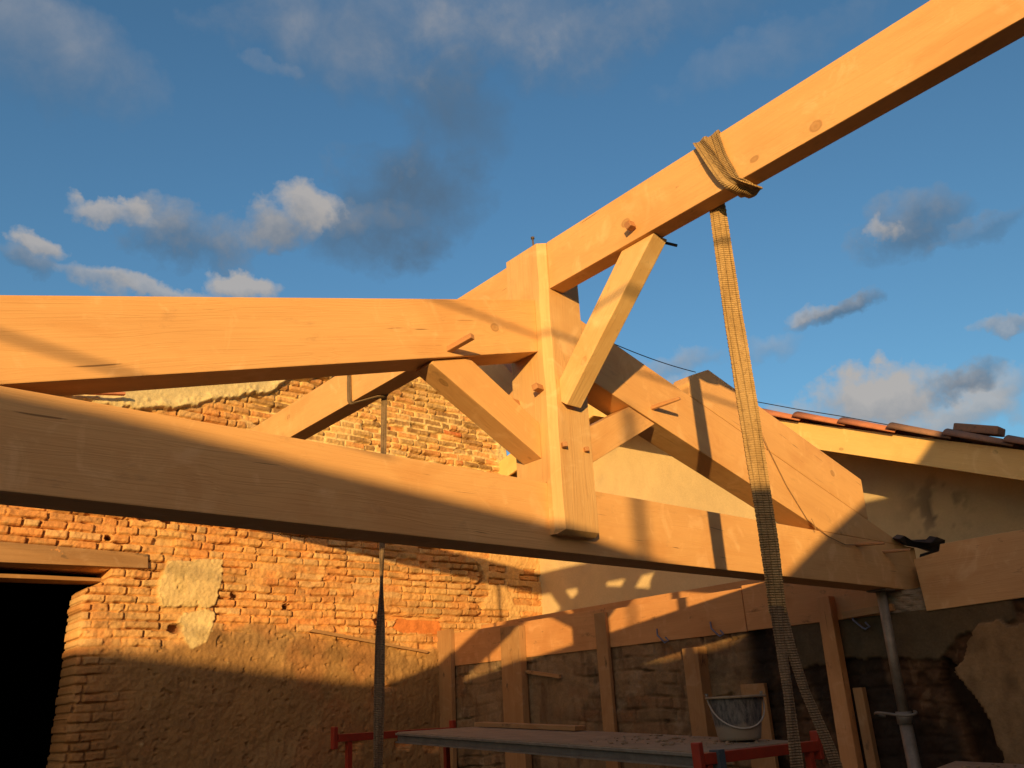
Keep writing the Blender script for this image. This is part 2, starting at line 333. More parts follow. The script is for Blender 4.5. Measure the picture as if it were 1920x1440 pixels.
# ------------------------------------------------------------------ far brick wall (plane y = 7.5, faces the camera)
def grid(a0, a1, b0, b1, s):
    a = np.arange(a0, a1 + s, s); b = np.arange(b0, b1 + s, s); return np.meshgrid(a, b, indexing='ij')
def mixc(c, c2, w): return c * (1 - w[..., None]) + np.array(c2) * w[..., None]
def build_brick_wall():
    s = .0082
    X, Z = grid(-1.2, 6.93, -1.6, 4.25, s)
    ident, ed, R = bricks(X, Z, .071, .17, .33, 11, .010)
    n1 = fbm(X * 3, Z * 3, 1, 4); n2 = fbm(X * 14, Z * 14, 2, 4); n3 = fbm(X * 45, Z * 45, 3, 3); n4 = fbm(X * 1.2, Z * 1.2, 4, 3)
    r1, r2, r3, r4 = R(1), R(2), R(3), R(4)
    upper = sstep(2.0, 2.5, Z + (n1 - .5) * .5) * sstep(2.6, 3.4, X)
    lich = np.exp(-(((X - 5.1) / .95) ** 2 + ((Z - 1.5 + .12 * (X - 5.1)) / .36) ** 2)) * sstep(.35, .6, n1 + .15)
    worn = sstep(.62, .72, fbm(X * 2.2, Z * 4, 21, 4))
    jt = .001 + .008 * fbm(X * 11, Z * 11, 71, 3) + .004 * upper
    prof = sstep(jt, jt + .0045, ed)
    tx, tz = R(5) - .5, R(6) - .5
    n5 = fbm(X * 90, Z * 90, 6, 2)
    face = .014 + (r1 - .5) * .022 + (n2 - .5) * .014 + (n3 - .5) * .014 + (n5 - .5) * .006 - worn * .010 + tx * .008
    face = np.where(r2 < .035, -.030 + (n2 - .5) * .02, face)
    openj = sstep(.38, .56, fbm(X * 2.6, Z * 8, 43, 4))
    mort = .010 - .030 * openj + (n2 - .5) * .018 + (n3 - .5) * .010
    H = mort + (face - mort) * prof
    H = H + (.032 * (n4 - .5) * 2)
    brick = np.array((.60, .285, .115)) * (.88 + .24 * r3)[..., None]
    brick = mixc(brick, (.66, .38, .17), sstep(.55, .95, r4) * (.45 + .4 * upper)); brick = mixc(brick, (.52, .165, .065), sstep(.80, .96, r3) * (.30 + .6 * upper))
    brick = mixc(brick, (.25, .17, .085), ((r4 < .42) * upper) * .8); brick = mixc(brick, (.30, .225, .12), lich * (.35 + .55 * (r1 > .35)))
    brick = mixc(brick, (.66, .44, .22), sstep(.5, .75, n2) * .45); brick = mixc(brick, (.36, .20, .095), (R(8) > .86) * .55); brick = mixc(brick, (.60, .42, .24), (R(9) > .85) * .6)
    C0 = sstep(.55, .68, fbm(X * 1.7, Z * 2.6, 87, 4)); face = face - C0 * .006; brick = mixc(brick, (.62, .42, .21), C0 * .55)
    mcol = mixc(np.ones(X.shape + (3,)) * np.array((.55, .29, .12)), (.70, .52, .28), upper)
    C = brick * prof[..., None] + mcol * (1 - prof)[..., None]
    C = mixc(C, (.63, .37, .165), sstep(.48, .66, fbm(X * 4, Z * 4, 31, 4)) * .55 * (1 - upper)); C = C * (.90 + .2 * n4)[..., None]
    lump = sstep(.58, .70, fbm(X * 7, Z * 13, 35, 3)); H = H + lump * .005
    # dark bed joints and open joints
    deep = sstep(.52, .62, fbm(X * 3.3, Z * 9, 41, 3)) * (1 - prof) * (Z > .6)
    H -= deep * .040; C = mixc(C, (.30, .15, .07), deep * .5)
    def smear(mask, lvl, color, H, C, k=1.0):
        Hn = lvl + (n2 - .5) * .020 + (n3 - .5) * .012 + (n1 - .5) * .03
        H = H * (1 - mask) + np.maximum(H * .35, Hn) * mask
        return H, mixc(C, color, mask * k)
    # mud render on the lower wall, thin at the jamb
    zl = .60 + .16 * sstep(2.3, 3.1, X) - .10 * sstep(4.3, 5.2, X)
    mud = sstep(-.05, .07, zl - Z + (n1 - .5) * .34) * sstep(1.95, 2.35, X + (n1 - .5) * .5)
    patchy = 1 - sstep(.66, .74, fbm(X * 2.6, Z * 3.6, 51, 4)) * sstep(3.9, 4.6, X)
    strk = fbm(X * 26, Z * 4.5, 55, 3)
    H, C = smear(mud * patchy, .020 + (strk - .5) * .008, (.30, .18, .082), H, C, .92)
    C = mixc(C, (.28, .165, .08), mud * patchy * sstep(.45, .65, n1) * .6); C = mixc(C, (.44, .28, .14), mud * patchy * sstep(.5, .62, n4) * .5)
    C = mixc(C, (.36, .17, .075), mud * patchy * sstep(.56, .66, fbm(X * 2, Z * 2, 61, 3)) * .5)
    # pitted holes in the mud
    pit = sstep(.72, .80, fbm(X * 16, Z * 26, 66, 3)) * mud; H -= pit * .016
    # mortared band and corner at the right end of the wall
    rt = sstep(-.04, .06, X - 6.02 + (n1 - .5) * .35) * sstep(.5, .62, 1 - np.abs(n1 - .5) + .05 * prof) * (Z < 2.4)
    H, C = smear(rt * (r1 > .38) * .95, .016, (.62, .41, .21), H, C, .9)
    # two pale mortar patches near the opening
    wig = (n1 - .5) * .10 + (n2 - .5) * .05
    p1 = inpoly(X + wig, Z + wig * .8, [(2.47, .96), (2.42, 1.10), (2.52, 1.385), (2.96, 1.415), (2.99, 1.2), (2.93, .98), (2.72, .965)])
    p2 = inpoly(X + wig, Z - wig, [(2.66, .965), (2.97, .95), (2.96, .80), (2.90, .66), (2.76, .62), (2.69, .74), (2.63, .82)])
    soft = (n3 - .5) * .006
    
    for pm, lv, cc in ((p1, .030, (.64, .50, .29)), (p2, .024, (.66, .54, .32))):
        sm_ = pm.astype(float)
        for _ in range(6):
            sm_[1:-1, 1:-1] = (sm_[1:-1, 1:-1] * 2 + sm_[2:, 1:-1] + sm_[:-2, 1:-1] + sm_[1:-1, 2:] + sm_[1:-1, :-2]) / 6
        k_ = sstep(.30, .75, sm_ + (n2 - .5) * .9 + (n3 - .5) * .5); rim = np.exp(-((sm_ - .5) / .22) ** 2)
        H = H * (1 - k_) + (lv + (n1 - .5) * .03 + soft * 2 + rim * (n2 - .35) * .03) * k_
        C = mixc(C, cc, k_ * (.80 + .2 * n2)); C = mixc(C, (.50, .36, .19), rim * k_ * .5)
        C = mixc(C, (.56, .42, .22), k_ * sstep(.5, .7, fbm(X * 8, Z * 8, 83, 4)) * .6)
    # render left on the top of the wall
    zt = np.interp(X, [-2, 2.1, 2.45, 2.9, 3.3, 3.5, 4.0, 4.25, 4.4], [2.7, 2.70, 2.80, 2.93, 3.12, 3.30, 3.42, 3.9, 4.6]) + (n1 - .5) * .16 + (n2 - .5) * .06
    tp = sstep(-.008, .012, Z - zt); edge = np.exp(-((Z - zt - .03) / .05) ** 2) * (X < 4.3)
    H = H * (1 - tp) + (.045 + (n1 - .5) * .02 + (n3 - .5) * .006 + edge * (.02 + (n2 - .5) * .05)) * tp
    C = mixc(C, (.60, .50, .32), tp); C = mixc(C, (.68, .55, .33), edge * .6)
    # render along the sloping right edge
    er = np.interp(Z, [2.5, 2.73, 3.06, 3.53, 3.785, 4.3], [6.40, 6.42, 6.47, 5.74, 5.257, 4.4])
    edg = sstep(-.02, .03, X - er + .14 + (n1 - .5) * .18) * (Z > 2.6) * (X > 5.0)
    H = H * (1 - edg) + (.022 + (n2 - .5) * .05) * edg; C = mixc(C, (.64, .49, .27), edg * .85)
    # slot with a bare red lintel brick, the big crack and two holes
    sl = inpoly(X, Z + (n2 - .5) * .03, [(4.62, .985), (5.45, .975), (5.42, .935), (4.62, .94)]); H = np.where(sl, -.07, H)
    rb = inpoly(X + wig * .4, Z + wig * .3, [(4.86, .945), (5.40, .94), (5.44, .80), (4.93, .80), (4.80, .85)]); H = np.where(rb, .004 + (n2 - .5) * .02, H); C[rb] = np.array((.62, .225, .075)) * (.8 + .4 * n2[rb])[..., None]
    cx = 5.93 + .06 * np.sin(Z * 19) + (n1 - .5) * .16 - (Z - 1.25) * -.12
    ck = (np.abs(X - cx) < .016 + .012 * n2) & (Z > 1.0) & (Z < 1.56); H = np.where(ck, -.09, H)
    for (hx, hz, hr) in [(2.27, 1.745, .055), (2.45, 1.72, .035), (2.62, .80, .035), (4.66, .90, .04), (3.12, 1.10, .025), (3.62, 1.02, .022), (1.98, 1.52, .02)]:
        hm = np.hypot((X - hx) / 1.5, Z - hz) < hr * (.7 + .8 * n2); H = np.where(hm, -.10, H); C[hm] = np.array((.30, .15, .08))
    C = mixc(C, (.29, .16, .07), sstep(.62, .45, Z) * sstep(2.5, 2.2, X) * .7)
    C = C * np.array((.95, .90, .72)) * (.86 + .28 * fbm(X * .9, Z * 1.3, 85, 3))[..., None] * (.90 + .20 * fbm(X * 30, Z * 30, 81, 3))[..., None]
    # outline: broken gable top, door opening with a worn jamb
    top = np.interp(X, [-1.2, 1.0, 3.0, 4.3, 5.257, 5.74, 6.44, 6.46, 6.5, 6.95], [2.9, 3.15, 3.65, 4.12, 3.785, 3.53, 3.08, 2.78, 2.66, 2.56]) + .02 * (r1 - .5) * 2 + (n2 - .5) * .05
    keep = Z < top
    rowj = hsh(np.floor(Z / .071).astype(int), np.zeros(X.shape, int), 5)
    rz = (Z / .071) % 1; rnd = .016 * (np.abs(rz - .5) * 2) ** 3
    jamb = 1.855 + .012 * (rowj - .5) + rnd * .6 + .018 * (n1 - .5) + .17 * sstep(1.08, 1.20, Z) + .02 * sstep(0, -1, Z)
    H -= .05 * np.exp(-np.maximum(X - jamb, 0) / .035) * (Z < 1.2)
    openg = (X < jamb) & (Z < 1.262) & (X > .2)
    keep &= ~openg
    cell = keep[:-1, :-1] & keep[1:, :-1] & keep[1:, 1:] & keep[:-1, 1:]
    # soil line at the very bottom
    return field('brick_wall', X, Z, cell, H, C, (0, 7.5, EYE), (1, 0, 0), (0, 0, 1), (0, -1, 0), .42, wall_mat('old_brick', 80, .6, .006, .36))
bw = build_brick_wall()
tag(bw, 'old orange brick wall with broken gable top, mud render below and a dark doorway', 'wall')
prism('lintel', [(.05, 7.455, 1.228), (2.325, 7.455, 1.283), (2.31, 7.455, 1.405), (.05, 7.455, 1.425)], (0, .22, 0), (1, 0, 0), M['old'], bw, .006)
prism('lintel', [(.05, 7.74, 1.165), (2.05, 7.74, 1.195), (2.05, 7.74, 1.225), (.05, 7.74, 1.212)], (0, .25, 0), (1, 0, 0), M['old'], bw, .006)
prism('embedded_batten', [(3.86, 7.44, .79), (3.90, 7.44, .815), (5.23, 7.44, .62), (5.20, 7.44, .60)], (0, .06, 0), (1, 0, -.14), M['old'], bw, .003)

tag(bar('roof_tile_edge', (1.34, 7.36, 2.665), (1.93, 7.36, 2.765), .05, .022, (0, 0, 1), M['tile']), 'thin strip of red tile showing between rafter and tie beam at the far left', 'tile')

# dark room behind the doorway
bm = bmesh.new()
def boxw(bm, lo, hi):
    r = bmesh.ops.create_cube(bm, size=1)['verts']
    for v in r: v.co = Vector([(lo[i] + hi[i]) / 2 + v.co[i] * (hi[i] - lo[i]) for i in range(3)])
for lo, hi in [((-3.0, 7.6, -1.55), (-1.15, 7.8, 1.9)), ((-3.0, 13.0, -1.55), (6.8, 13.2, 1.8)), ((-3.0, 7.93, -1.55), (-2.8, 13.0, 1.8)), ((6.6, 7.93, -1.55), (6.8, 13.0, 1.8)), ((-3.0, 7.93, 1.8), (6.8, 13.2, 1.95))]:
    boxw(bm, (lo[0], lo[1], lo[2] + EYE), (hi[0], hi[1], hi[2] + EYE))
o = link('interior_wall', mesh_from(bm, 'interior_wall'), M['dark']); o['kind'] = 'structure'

# ------------------------------------------------------------------ right wall of the site (plane x = 5.45)
def build_right_wall():
    s = .011
    Y, Z = grid(-1.5, 7.5, -1.6, .465, s)
    ident, ed, R = bricks(Y, Z + .05 * fbm(Y * 1.7, Z * 2.5, 99, 3), .098, .20, .48, 23, .05)
    n1 = fbm(Y * 3, Z * 3, 101, 4); n2 = fbm(Y * 14, Z * 14, 102, 4); n3 = fbm(Y * 45, Z * 45, 103, 3); n4 = fbm(Y * 1.1, Z * 1.1, 104, 3)
    r1, r2, r3 = R(1), R(2), R(3)
    jt = .001 + .007 * fbm(Y * 10, Z * 10, 98, 3); prof = sstep(jt, jt + .006, ed); openj = sstep(.42, .60, fbm(Y * 2.2, Z * 6, 97, 4))
    face = .010 + (r1 - .5) * .022 + (n2 - .5) * .012 + (n3 - .5) * .016
    mort = .008 - .034 * openj + (n2 - .5) * .016 + (n3 - .5) * .010
    H = mort + (face - mort) * prof + .02 * (n4 - .5)
    C = np.ones(Y.shape + (3,)) * np.array((.46, .33, .20)) * (.8 + .4 * r3)[..., None]
    C = mixc(C, (.42, .23, .12), (r2 > .75) * .6); C = mixc(C, (.56, .44, .28), sstep(.5, .7, n1) * .6)
    C = mixc(C, (.22, .16, .10), (1 - prof) * openj * .55); C = mixc(C, (.60, .50, .36), sstep(.58, .68, fbm(Y * 7, Z * 7, 96, 5)) * .55); C = mixc(C, (.20, .15, .10), sstep(.57, .66, fbm(Y * 9, Z * 9, 95, 5)) * .6)
    C = mixc(C, (.24, .18, .12), sstep(.50, .66, fbm(Y * 1.4, Z * 1.8, 111, 3)) * .6)
    sm = sstep(.52, .62, fbm(Y * 2.2, Z * 2.2, 113, 4)); H = H * (1 - sm * .75) + (.012 + (n2 - .5) * .02) * sm * .75; C = mixc(C, (.50, .39, .25), sm * .5)
    vs = sstep(.60, .70, fbm(Y * 16, Z * 1.8, 115, 4)); C = mixc(C, (.20, .12, .07), vs * .5)
    # darker part between the diagonal timber and the render
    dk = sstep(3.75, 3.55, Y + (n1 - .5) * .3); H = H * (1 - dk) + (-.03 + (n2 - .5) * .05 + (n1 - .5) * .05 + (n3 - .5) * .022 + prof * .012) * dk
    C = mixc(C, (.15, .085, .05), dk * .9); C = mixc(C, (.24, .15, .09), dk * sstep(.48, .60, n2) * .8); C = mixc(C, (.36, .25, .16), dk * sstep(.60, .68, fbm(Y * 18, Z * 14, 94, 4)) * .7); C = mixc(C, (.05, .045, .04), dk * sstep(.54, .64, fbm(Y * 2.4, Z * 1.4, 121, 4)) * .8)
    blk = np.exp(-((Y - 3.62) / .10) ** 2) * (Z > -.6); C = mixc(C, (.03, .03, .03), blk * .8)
    # fresh grey mortar band below the boards
    mb = inpoly(Y + (n1 - .5) * .1, Z + (n1 - .5) * .08 + (n2 - .5) * .03, [(3.42, .5), (1.9, .5), (1.9, .36), (2.25, .30), (2.38, .18), (2.62, .20), (3.36, .20)])
    H = np.where(mb, .012 + (n1 - .5) * .012 + (n3 - .5) * .003, H); C[mb] = np.array((.21, .175, .115)) * (.8 + .4 * n2[mb])[..., None]
    # hanging sheet of old render at the right
    rp = inpoly(Y + (n1 - .5) * .09 + (n2 - .5) * .03, Z + (n1 - .5) * .08 + (n2 - .5) * .03, [(2.20, .22), (2.12, .35), (1.98, .375), (1.93, .33), (1.0, .40), (-2, .42), (-2, -2), (1.9, -1.9), (2.04, -.9), (2.12, -.43), (2.19, -.10), (2.30, .10)])
    ck = inpoly(Y + (n1 - .5) * .10, Z, [(2.30, .12), (2.36, .20), (2.42, .05), (2.36, -.15), (2.26, -.50), (2.18, -.9), (2.0, -1.9), (1.9, -1.9), (2.10, -.45)])
    H = np.where(ck, -.11 + (n2 - .5) * .03, H); C[ck] = C[ck] * .35  # crevice beside the render, its shade darkened into the colour too
    H = np.where(rp, .040 + (n1 - .5) * .025 + (n3 - .5) * .007, H); C[rp] = np.array((.46, .34, .20)) * (.72 + .56 * n1[rp])[..., None]
    C[rp] = C[rp] * (.78 + .44 * fbm(Y * 22, Z * 9, 93, 4))[rp][..., None]; C[rp] = C[rp] * (1 - .35 * sstep(.55, .7, fbm(Y * 4, Z * 2.4, 131, 4)))[rp][..., None]
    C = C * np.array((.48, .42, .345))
    cell = np.ones((Y.shape[0] - 1, Y.shape[1] - 1), bool)
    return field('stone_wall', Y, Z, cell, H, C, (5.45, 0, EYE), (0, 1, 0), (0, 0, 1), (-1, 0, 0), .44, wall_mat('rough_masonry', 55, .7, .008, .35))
sw = build_right_wall()
tag(sw, 'rough low masonry wall under the shuttering boards, with peeling render at its right end', 'wall')

# mortar bed between the boards, carrying the tie beam
def bed(name, x0, x1, y0, y1, z0, z1, mat, parent):
    bm = bmesh.new(); bmesh.ops.create_cube(bm, size=1); bmesh.ops.subdivide_edges(bm, edges=bm.edges[:], cuts=14, use_grid_fill=True)
    for v in bm.verts:
        q = v.co.copy(); w_ = Vector((q.x * (x1 - x0), q.y * (y1 - y0), q.z * (z1 - z0)))
        jn = float(fbm(np.array([w_.x * 22 + w_.z * 9 + 50.]), np.array([w_.y * 22 + w_.z * 31 + 50.]), 3, 3)[0]) - .5
        v.co = w_ + Vector((jn * .05, jn * .03, jn * .02)) * (1 if q.z < .49 else .3)
    return link(name, mesh_from(bm, name), mat, parent, Matrix.Translation(W(((x0 + x1) / 2, (y0 + y1) / 2, (z0 + z1) / 2))))
M['mortar'] = rough_mat('wet_mortar', (.24, .19, .13), (.33, .26, .18), (.14, .11, .08), 14, .95, .9, .012)
bed('mortar_bed', 5.47, 5.84, 2.20, 2.90, .46, .605, M['mortar'], sw)
bed('mortar_bed', 5.60, 5.84, .9, 2.44, .46, .80, M['mortar'], sw)

# neighbour's rendered gable wall (plane x = 6.89)
PK, ZP, SL = 5.86, 3.12, .418
def build_plaster():
    s = .03
    Y, Z = grid(-4.0, 10.4, -1.6, 3.2, s)
    n1 = fbm(Y * 2, Z * 2, 201, 4); n2 = fbm(Y * 12, Z * 12, 202, 4)
    H = (n1 - .5) * .02 + (n2 - .5) * .008
    C = np.ones(Y.shape + (3,)) * np.array((.58, .44, .235)) * (.88 + .24 * n1)[..., None]
    C = mixc(C, (.40, .32, .21), sstep(.56, .72, fbm(Y * 1.6, Z * 1.6, 203, 4)) * .35)
    st = np.exp(-(((Y - 2.75) / .22) ** 2 + ((Z - 1.35) / .22) ** 2)) * sstep(.48, .58, n2); C = mixc(C, (.10, .08, .06), st * .8)
    keep = Z < ZP - np.where(Y < PK, SL, .225) * np.abs(Y - PK) + .02 * (n2 - .5)
    cell = keep[:-1, :-1] & keep[1:, :-1] & keep[1:, 1:] & keep[:-1, 1:]
    return field('rendered_wall', Y, Z, cell, H, C, (6.89, 0, EYE), (0, 1, 0), (0, 0, 1), (-1, 0, 0), .3, wall_mat('lime_render', 45, .5, .006, .12))
pw = build_plaster()
tag(pw, "smooth beige rendered gable wall of the neighbouring house behind the truss", 'wall')

# ------------------------------------------------------------------ neighbour's roof: rake board, soffit, verge tiles
roof = empty('tiled_roof', (6.6, 3.0, 2.0), 'low pitched red tiled roof with a yellow verge board behind the right rafter', 'roof')
def rk(y, dz=0, pk=5.86, zp=3.16): return zp - (.418 if y < pk else .225) * abs(y - pk) + dz
def rakepoly(x, y0, y1, t0, t1): return [(x, y0, rk(y0, t0)), (x, y1, rk(y1, t0)), (x, y1, rk(y1, t1)), (x, y0, rk(y0, t1))]
prism('verge_board', rakepoly(6.32, -2.6, 5.86, .02, -.206), (.028, 0, 0), (0, 1, .418), M['painted'], roof, .003)
prism('verge_board', rakepoly(6.32, 5.865, 9.6, .045, -.206), (.028, 0, 0), (0, 1, -.225), M['painted'], roof, .003)
prism('roof_deck', rakepoly(6.35, -2.6, 5.86, .015, -.03), (4.5, 0, 0), (0, 1, .418), M['old'], roof, 0)
prism('roof_deck', rakepoly(6.35, 5.865, 9.6, .015, -.03), (4.5, 0, 0), (0, 1, -.225), M['old'], roof, 0)
random.seed(3)
def half_tile(r0, r1, L, th=.012, seg=10):
    bm = bmesh.new(); V = []
    for (x, r) in ((0, r0), (L / 2, (r0 + r1) / 2), (L, r1)):
        o_, i_ = [], []
        for k in range(seg + 1):
            a = math.pi * k / seg; o_.append(bm.verts.new((x, math.cos(a) * r, math.sin(a) * r * .55))); i_.append(bm.verts.new((x, math.cos(a) * (r - th), math.sin(a) * (r - th) * .55 - .002)))
        V.append((o_, i_))
    for (a, ai), (b, bi) in zip(V, V[1:]):
        for k in range(seg): bm.faces.new((a[k], a[k + 1], b[k + 1], b[k])); bm.faces.new((ai[k + 1], ai[k], bi[k], bi[k + 1]))
        bm.faces.new((a[0], b[0], bi[0], ai[0])); bm.faces.new((a[-1], ai[-1], bi[-1], b[-1]))
    for (a, ai) in (V[0], V[-1]):
        for k in range(seg): bm.faces.new((a[k], a[k + 1], ai[k + 1], ai[k]))
    bmesh.ops.recalc_face_normals(bm, faces=bm.faces); return bm
tl = half_tile(.105, .085, .47); tme = mesh_from(tl, 'roof_tile', True); tme.materials.append(M['tile'])
tme2 = tme.copy(); tme2.materials.clear(); tme2.materials.append(M['oldtile'])
th = math.atan(.418)
for row in range(4):
    yy = 5.80
    k = 0
    while yy > -2.4:
        z0 = rk(yy, .045) + random.uniform(-.006, .008)
        Rm = Matrix(((0, -1, 0), (-math.cos(th), 0, math.sin(th)), (-math.sin(th), 0, -math.cos(th)))).transposed() if False else None
        xd = Vector((0, -math.cos(th + .05), -math.sin(th + .05))); zd = Vector((0, -math.sin(th + .05), math.cos(th + .05))); yd = zd.cross(xd)
        m = Matrix((xd, yd, zd)).transposed().to_4x4()
        old = yy < 2.85 if row == 0 else random.random() < .5
        
        # the row's small end is under the next tile
        mw = Matrix.Translation(W((6.34 + row * .23 + random.uniform(-.006, .006), yy, z0 + .012))) @ m @ Matrix.Rotation(random.uniform(-.03, .03), 4, 'Z')
        link('roof_tile', tme2 if old else tme, None, roof, mw)
        yy -= .385; k += 1
b = bar('loose_brick', (6.40, 2.28, rk(2.28, .138)), (6.40, 1.99, rk(1.99, .150)), .14, .062, (0, .3, 1), M['oldtile'], None, .012)
tag(b, 'loose dark old brick lying on top of the verge tiles', 'brick')

# ------------------------------------------------------------------ roof truss
truss = empty('roof_truss', (2.485, 2.58, .61), 'new pale softwood king post truss with tie beam, rafters, struts and pegs', 'roof truss')
prism('tie_beam', [(-1.3, 2.5, .607), (5.74, 2.5, .607), (5.745, 2.5, .897), (-1.3, 2.5, .897)], (0, .165, 0), (1, 0, 0), M['spruce'], truss)
tie = truss.children[0]
prism('principal_rafter', [(2.371, 2.5, 1.768), (2.371, 2.5, 1.505), (.33, 2.5, .8985), (-.62, 2.5, .8985)], (0, .165, 0), (1, 0, .295), M['spruce'], truss)
raL = truss.children[1]
prism('principal_rafter', [(2.602, 2.5, 1.765), (5.61, 2.5, .8985), (4.59, 2.5, .8985), (2.602, 2.5, 1.468)], (0, .165, 0), (1, 0, -.287), M['spruce'], truss)
raR = truss.children[2]
# king post: one timber, long arris chamfered, halved over the tie beam, lower front arris chamfered
def king_post():
    bm = bmesh.new(); x0, x1, y0, y1 = 2.372, 2.601, 2.438, 2.688; ch = .032; ym, yb = 2.4985, 2.6665
    def loft(secs, skipends=()):
        rows = [[bm.verts.new((x, y, z + EYE)) for x, y in sec] for z, sec in secs]
        bm.faces.new(rows[0][::-1]); bm.faces.new(rows[-1]); n = len(rows[0])
        for a, b in zip(rows, rows[1:]):
            for i in range(n): bm.faces.new((a[i], a[(i + 1) % n], b[(i + 1) % n], b[i]))
    c2 = .030; wv = lambda z: .002 * math.sin(z * 9) + .0015 * math.sin(z * 23)
    fr = lambda z, k=0: [(x0, y0 + ch + k + wv(z)), (x0 + ch * (1 - k * 8) + wv(z + 1), y0 + k), (x1, y0 + k), (x1, ym), (x0, ym)]
    secs = [(.672, [(x0, y0 + .042), (x0 + .006, y0 + .024), (x1, y0 + .024), (x1, ym), (x0, ym)]), (.690, fr(.69))] + [(.69 + (2.052 - .69) * k / 24, fr(.69 + (2.052 - .69) * k / 24)) for k in range(1, 25)]
    loft(secs)
    loft([(z, [(x0, ym), (x1, ym), (x1, yb), (x0, yb)]) for z in (.8985, 2.052)])
    loft([(z, [(x0, yb), (x1, yb), (x1, y1), (x0, y1)]) for z in (.672, 2.052)])
    bmesh.ops.recalc_face_normals(bm, faces=bm.faces)
    R3 = frame((0, 0, 1), (0, 1, 0)); c = Vector((2.486, 2.563, EYE + 1.36)); inv = R3.transposed()
    for v in bm.verts: v.co = inv @ (v.co - c)
    return link('king_post', mesh_from(bm, 'king_post'), M['spruce_post'], truss, Matrix.Translation(c) @ R3.to_4x4())
kp = king_post()
prism('strut', [(2.3715, 2.520, 1.168), (2.3715, 2.520, 1.008), (1.795, 2.520, 1.318), (1.803, 2.520, 1.3335), (1.99, 2.520, 1.3895)], (0, .12, 0), (1, 0, -.62), M['spruce'], truss)
prism('strut', [(2.6015, 2.505, 1.165), (2.6015, 2.505, .99), (3.15, 2.505, 1.3045), (2.965, 2.505, 1.3585)], (0, .12, 0), (1, 0, .57), M['spruce'], truss)
prism('cleat_timber', [(3.47, 2.505, 1.5225), (3.475, 2.505, 1.60), (3.52, 2.505, 1.655), (3.675, 2.505, 1.722), (5.205, 2.505, 1.298), (5.185, 2.505, 1.0285)], (0, .13, 0), (1, 0, -.287), M['spruce'], truss, .008)
def peg(p0, p1, r, parent, sq=True):
    return bar('peg', p0, p1, r, r, (0, .3, 1), M['peg'], parent, .003) if sq else tube('peg', [p0, [(a + b) / 2 for a, b in zip(p0, p1)], p1], [r * .5, r * .5, r * .35], M['peg'], parent, 7, False)
peg((1.865, 2.52, 1.386), (1.90, 2.38, 1.412), .024, raL)
peg((3.125, 2.52, 1.382), (3.185, 2.36, 1.402), .024, raR, False)
peg((4.93, 2.52, .852), (5.03, 2.36, .842), .022, tie, False); peg((5.27, 2.52, .832), (5.40, 2.38, .835), .022, tie, False)
peg((2.39, 2.50, 1.322), (2.318, 2.482, 1.318), .028, kp); peg((2.43, 2.45, 1.050), (2.412, 2.412, 1.052), .022, kp); peg((2.565, 2.45, 1.053), (2.553, 2.418, 1.055), .020, kp)
peg((2.39, 2.66, 1.300), (2.325, 2.650, 1.298), .028, kp)
tube('rod', [(2.385, 2.50, 2.045), (2.383, 2.50, 2.10)], .005, M['iron'], kp, 6); tube('rod_head', [(2.383, 2.50, 2.098), (2.383, 2.50, 2.106)], .010, M['iron'], kp.children[-1], 6)
# fixings for the timber ridge
rf = prism('ridge_beam', [(2.41, 2.4365, 1.810), (2.41, 2.4365, 2.056), (2.41, -2.3, 2.056), (2.41, -2.3, 1.810)], (.085, 0, 0), (0, 1, 0), M['spruce'])
tag(rf, 'long ridge beam rising to the upper right corner with a lifting strap round it', 'ridge beam')
peg((2.40, 1.905, 1.868), (2.365, 1.905, 1.864), .030, rf); tube('peg', [(2.47, 1.87, 1.812), (2.52, 1.845, 1.804), (2.572, 1.82, 1.795)], .007, M['cable'], rf, 6)
rr = prism('ridge_beam', [(2.41, 2.6895, 1.810), (2.41, 2.6895, 2.056), (2.41, 7.62, 2.056), (2.41, 7.62, 1.810)], (.115, 0, 0), (0, 1, 0), M['spruce'])
tag(rr, 'ridge beam running back behind the left rafter to the brick wall', 'ridge beam')
fb = prism('ridge_brace', [(2.43, 1.825, 1.8085), (2.43, 2.005, 1.8085), (2.43, 2.4375, 1.36), (2.43, 2.4375, 1.255), (2.43, 2.405, 1.232)], (.09, 0, 0), (0, -.72, .69), M['spruce_pale'])
tag(fb, 'short knotty pale brace slanting from the king post up to the front ridge beam', 'brace')
rb = prism('ridge_brace', [(2.43, 3.02, 1.8085), (2.43, 3.20, 1.8085), (2.43, 2.712, 1.232), (2.43, 2.6885, 1.255), (2.43, 2.6885, 1.42)], (.09, 0, 0), (0, .72, .69), M['spruce'])
tag(rb, 'shaded brace seen behind the left strut, between king post and rear ridge beam', 'brace')

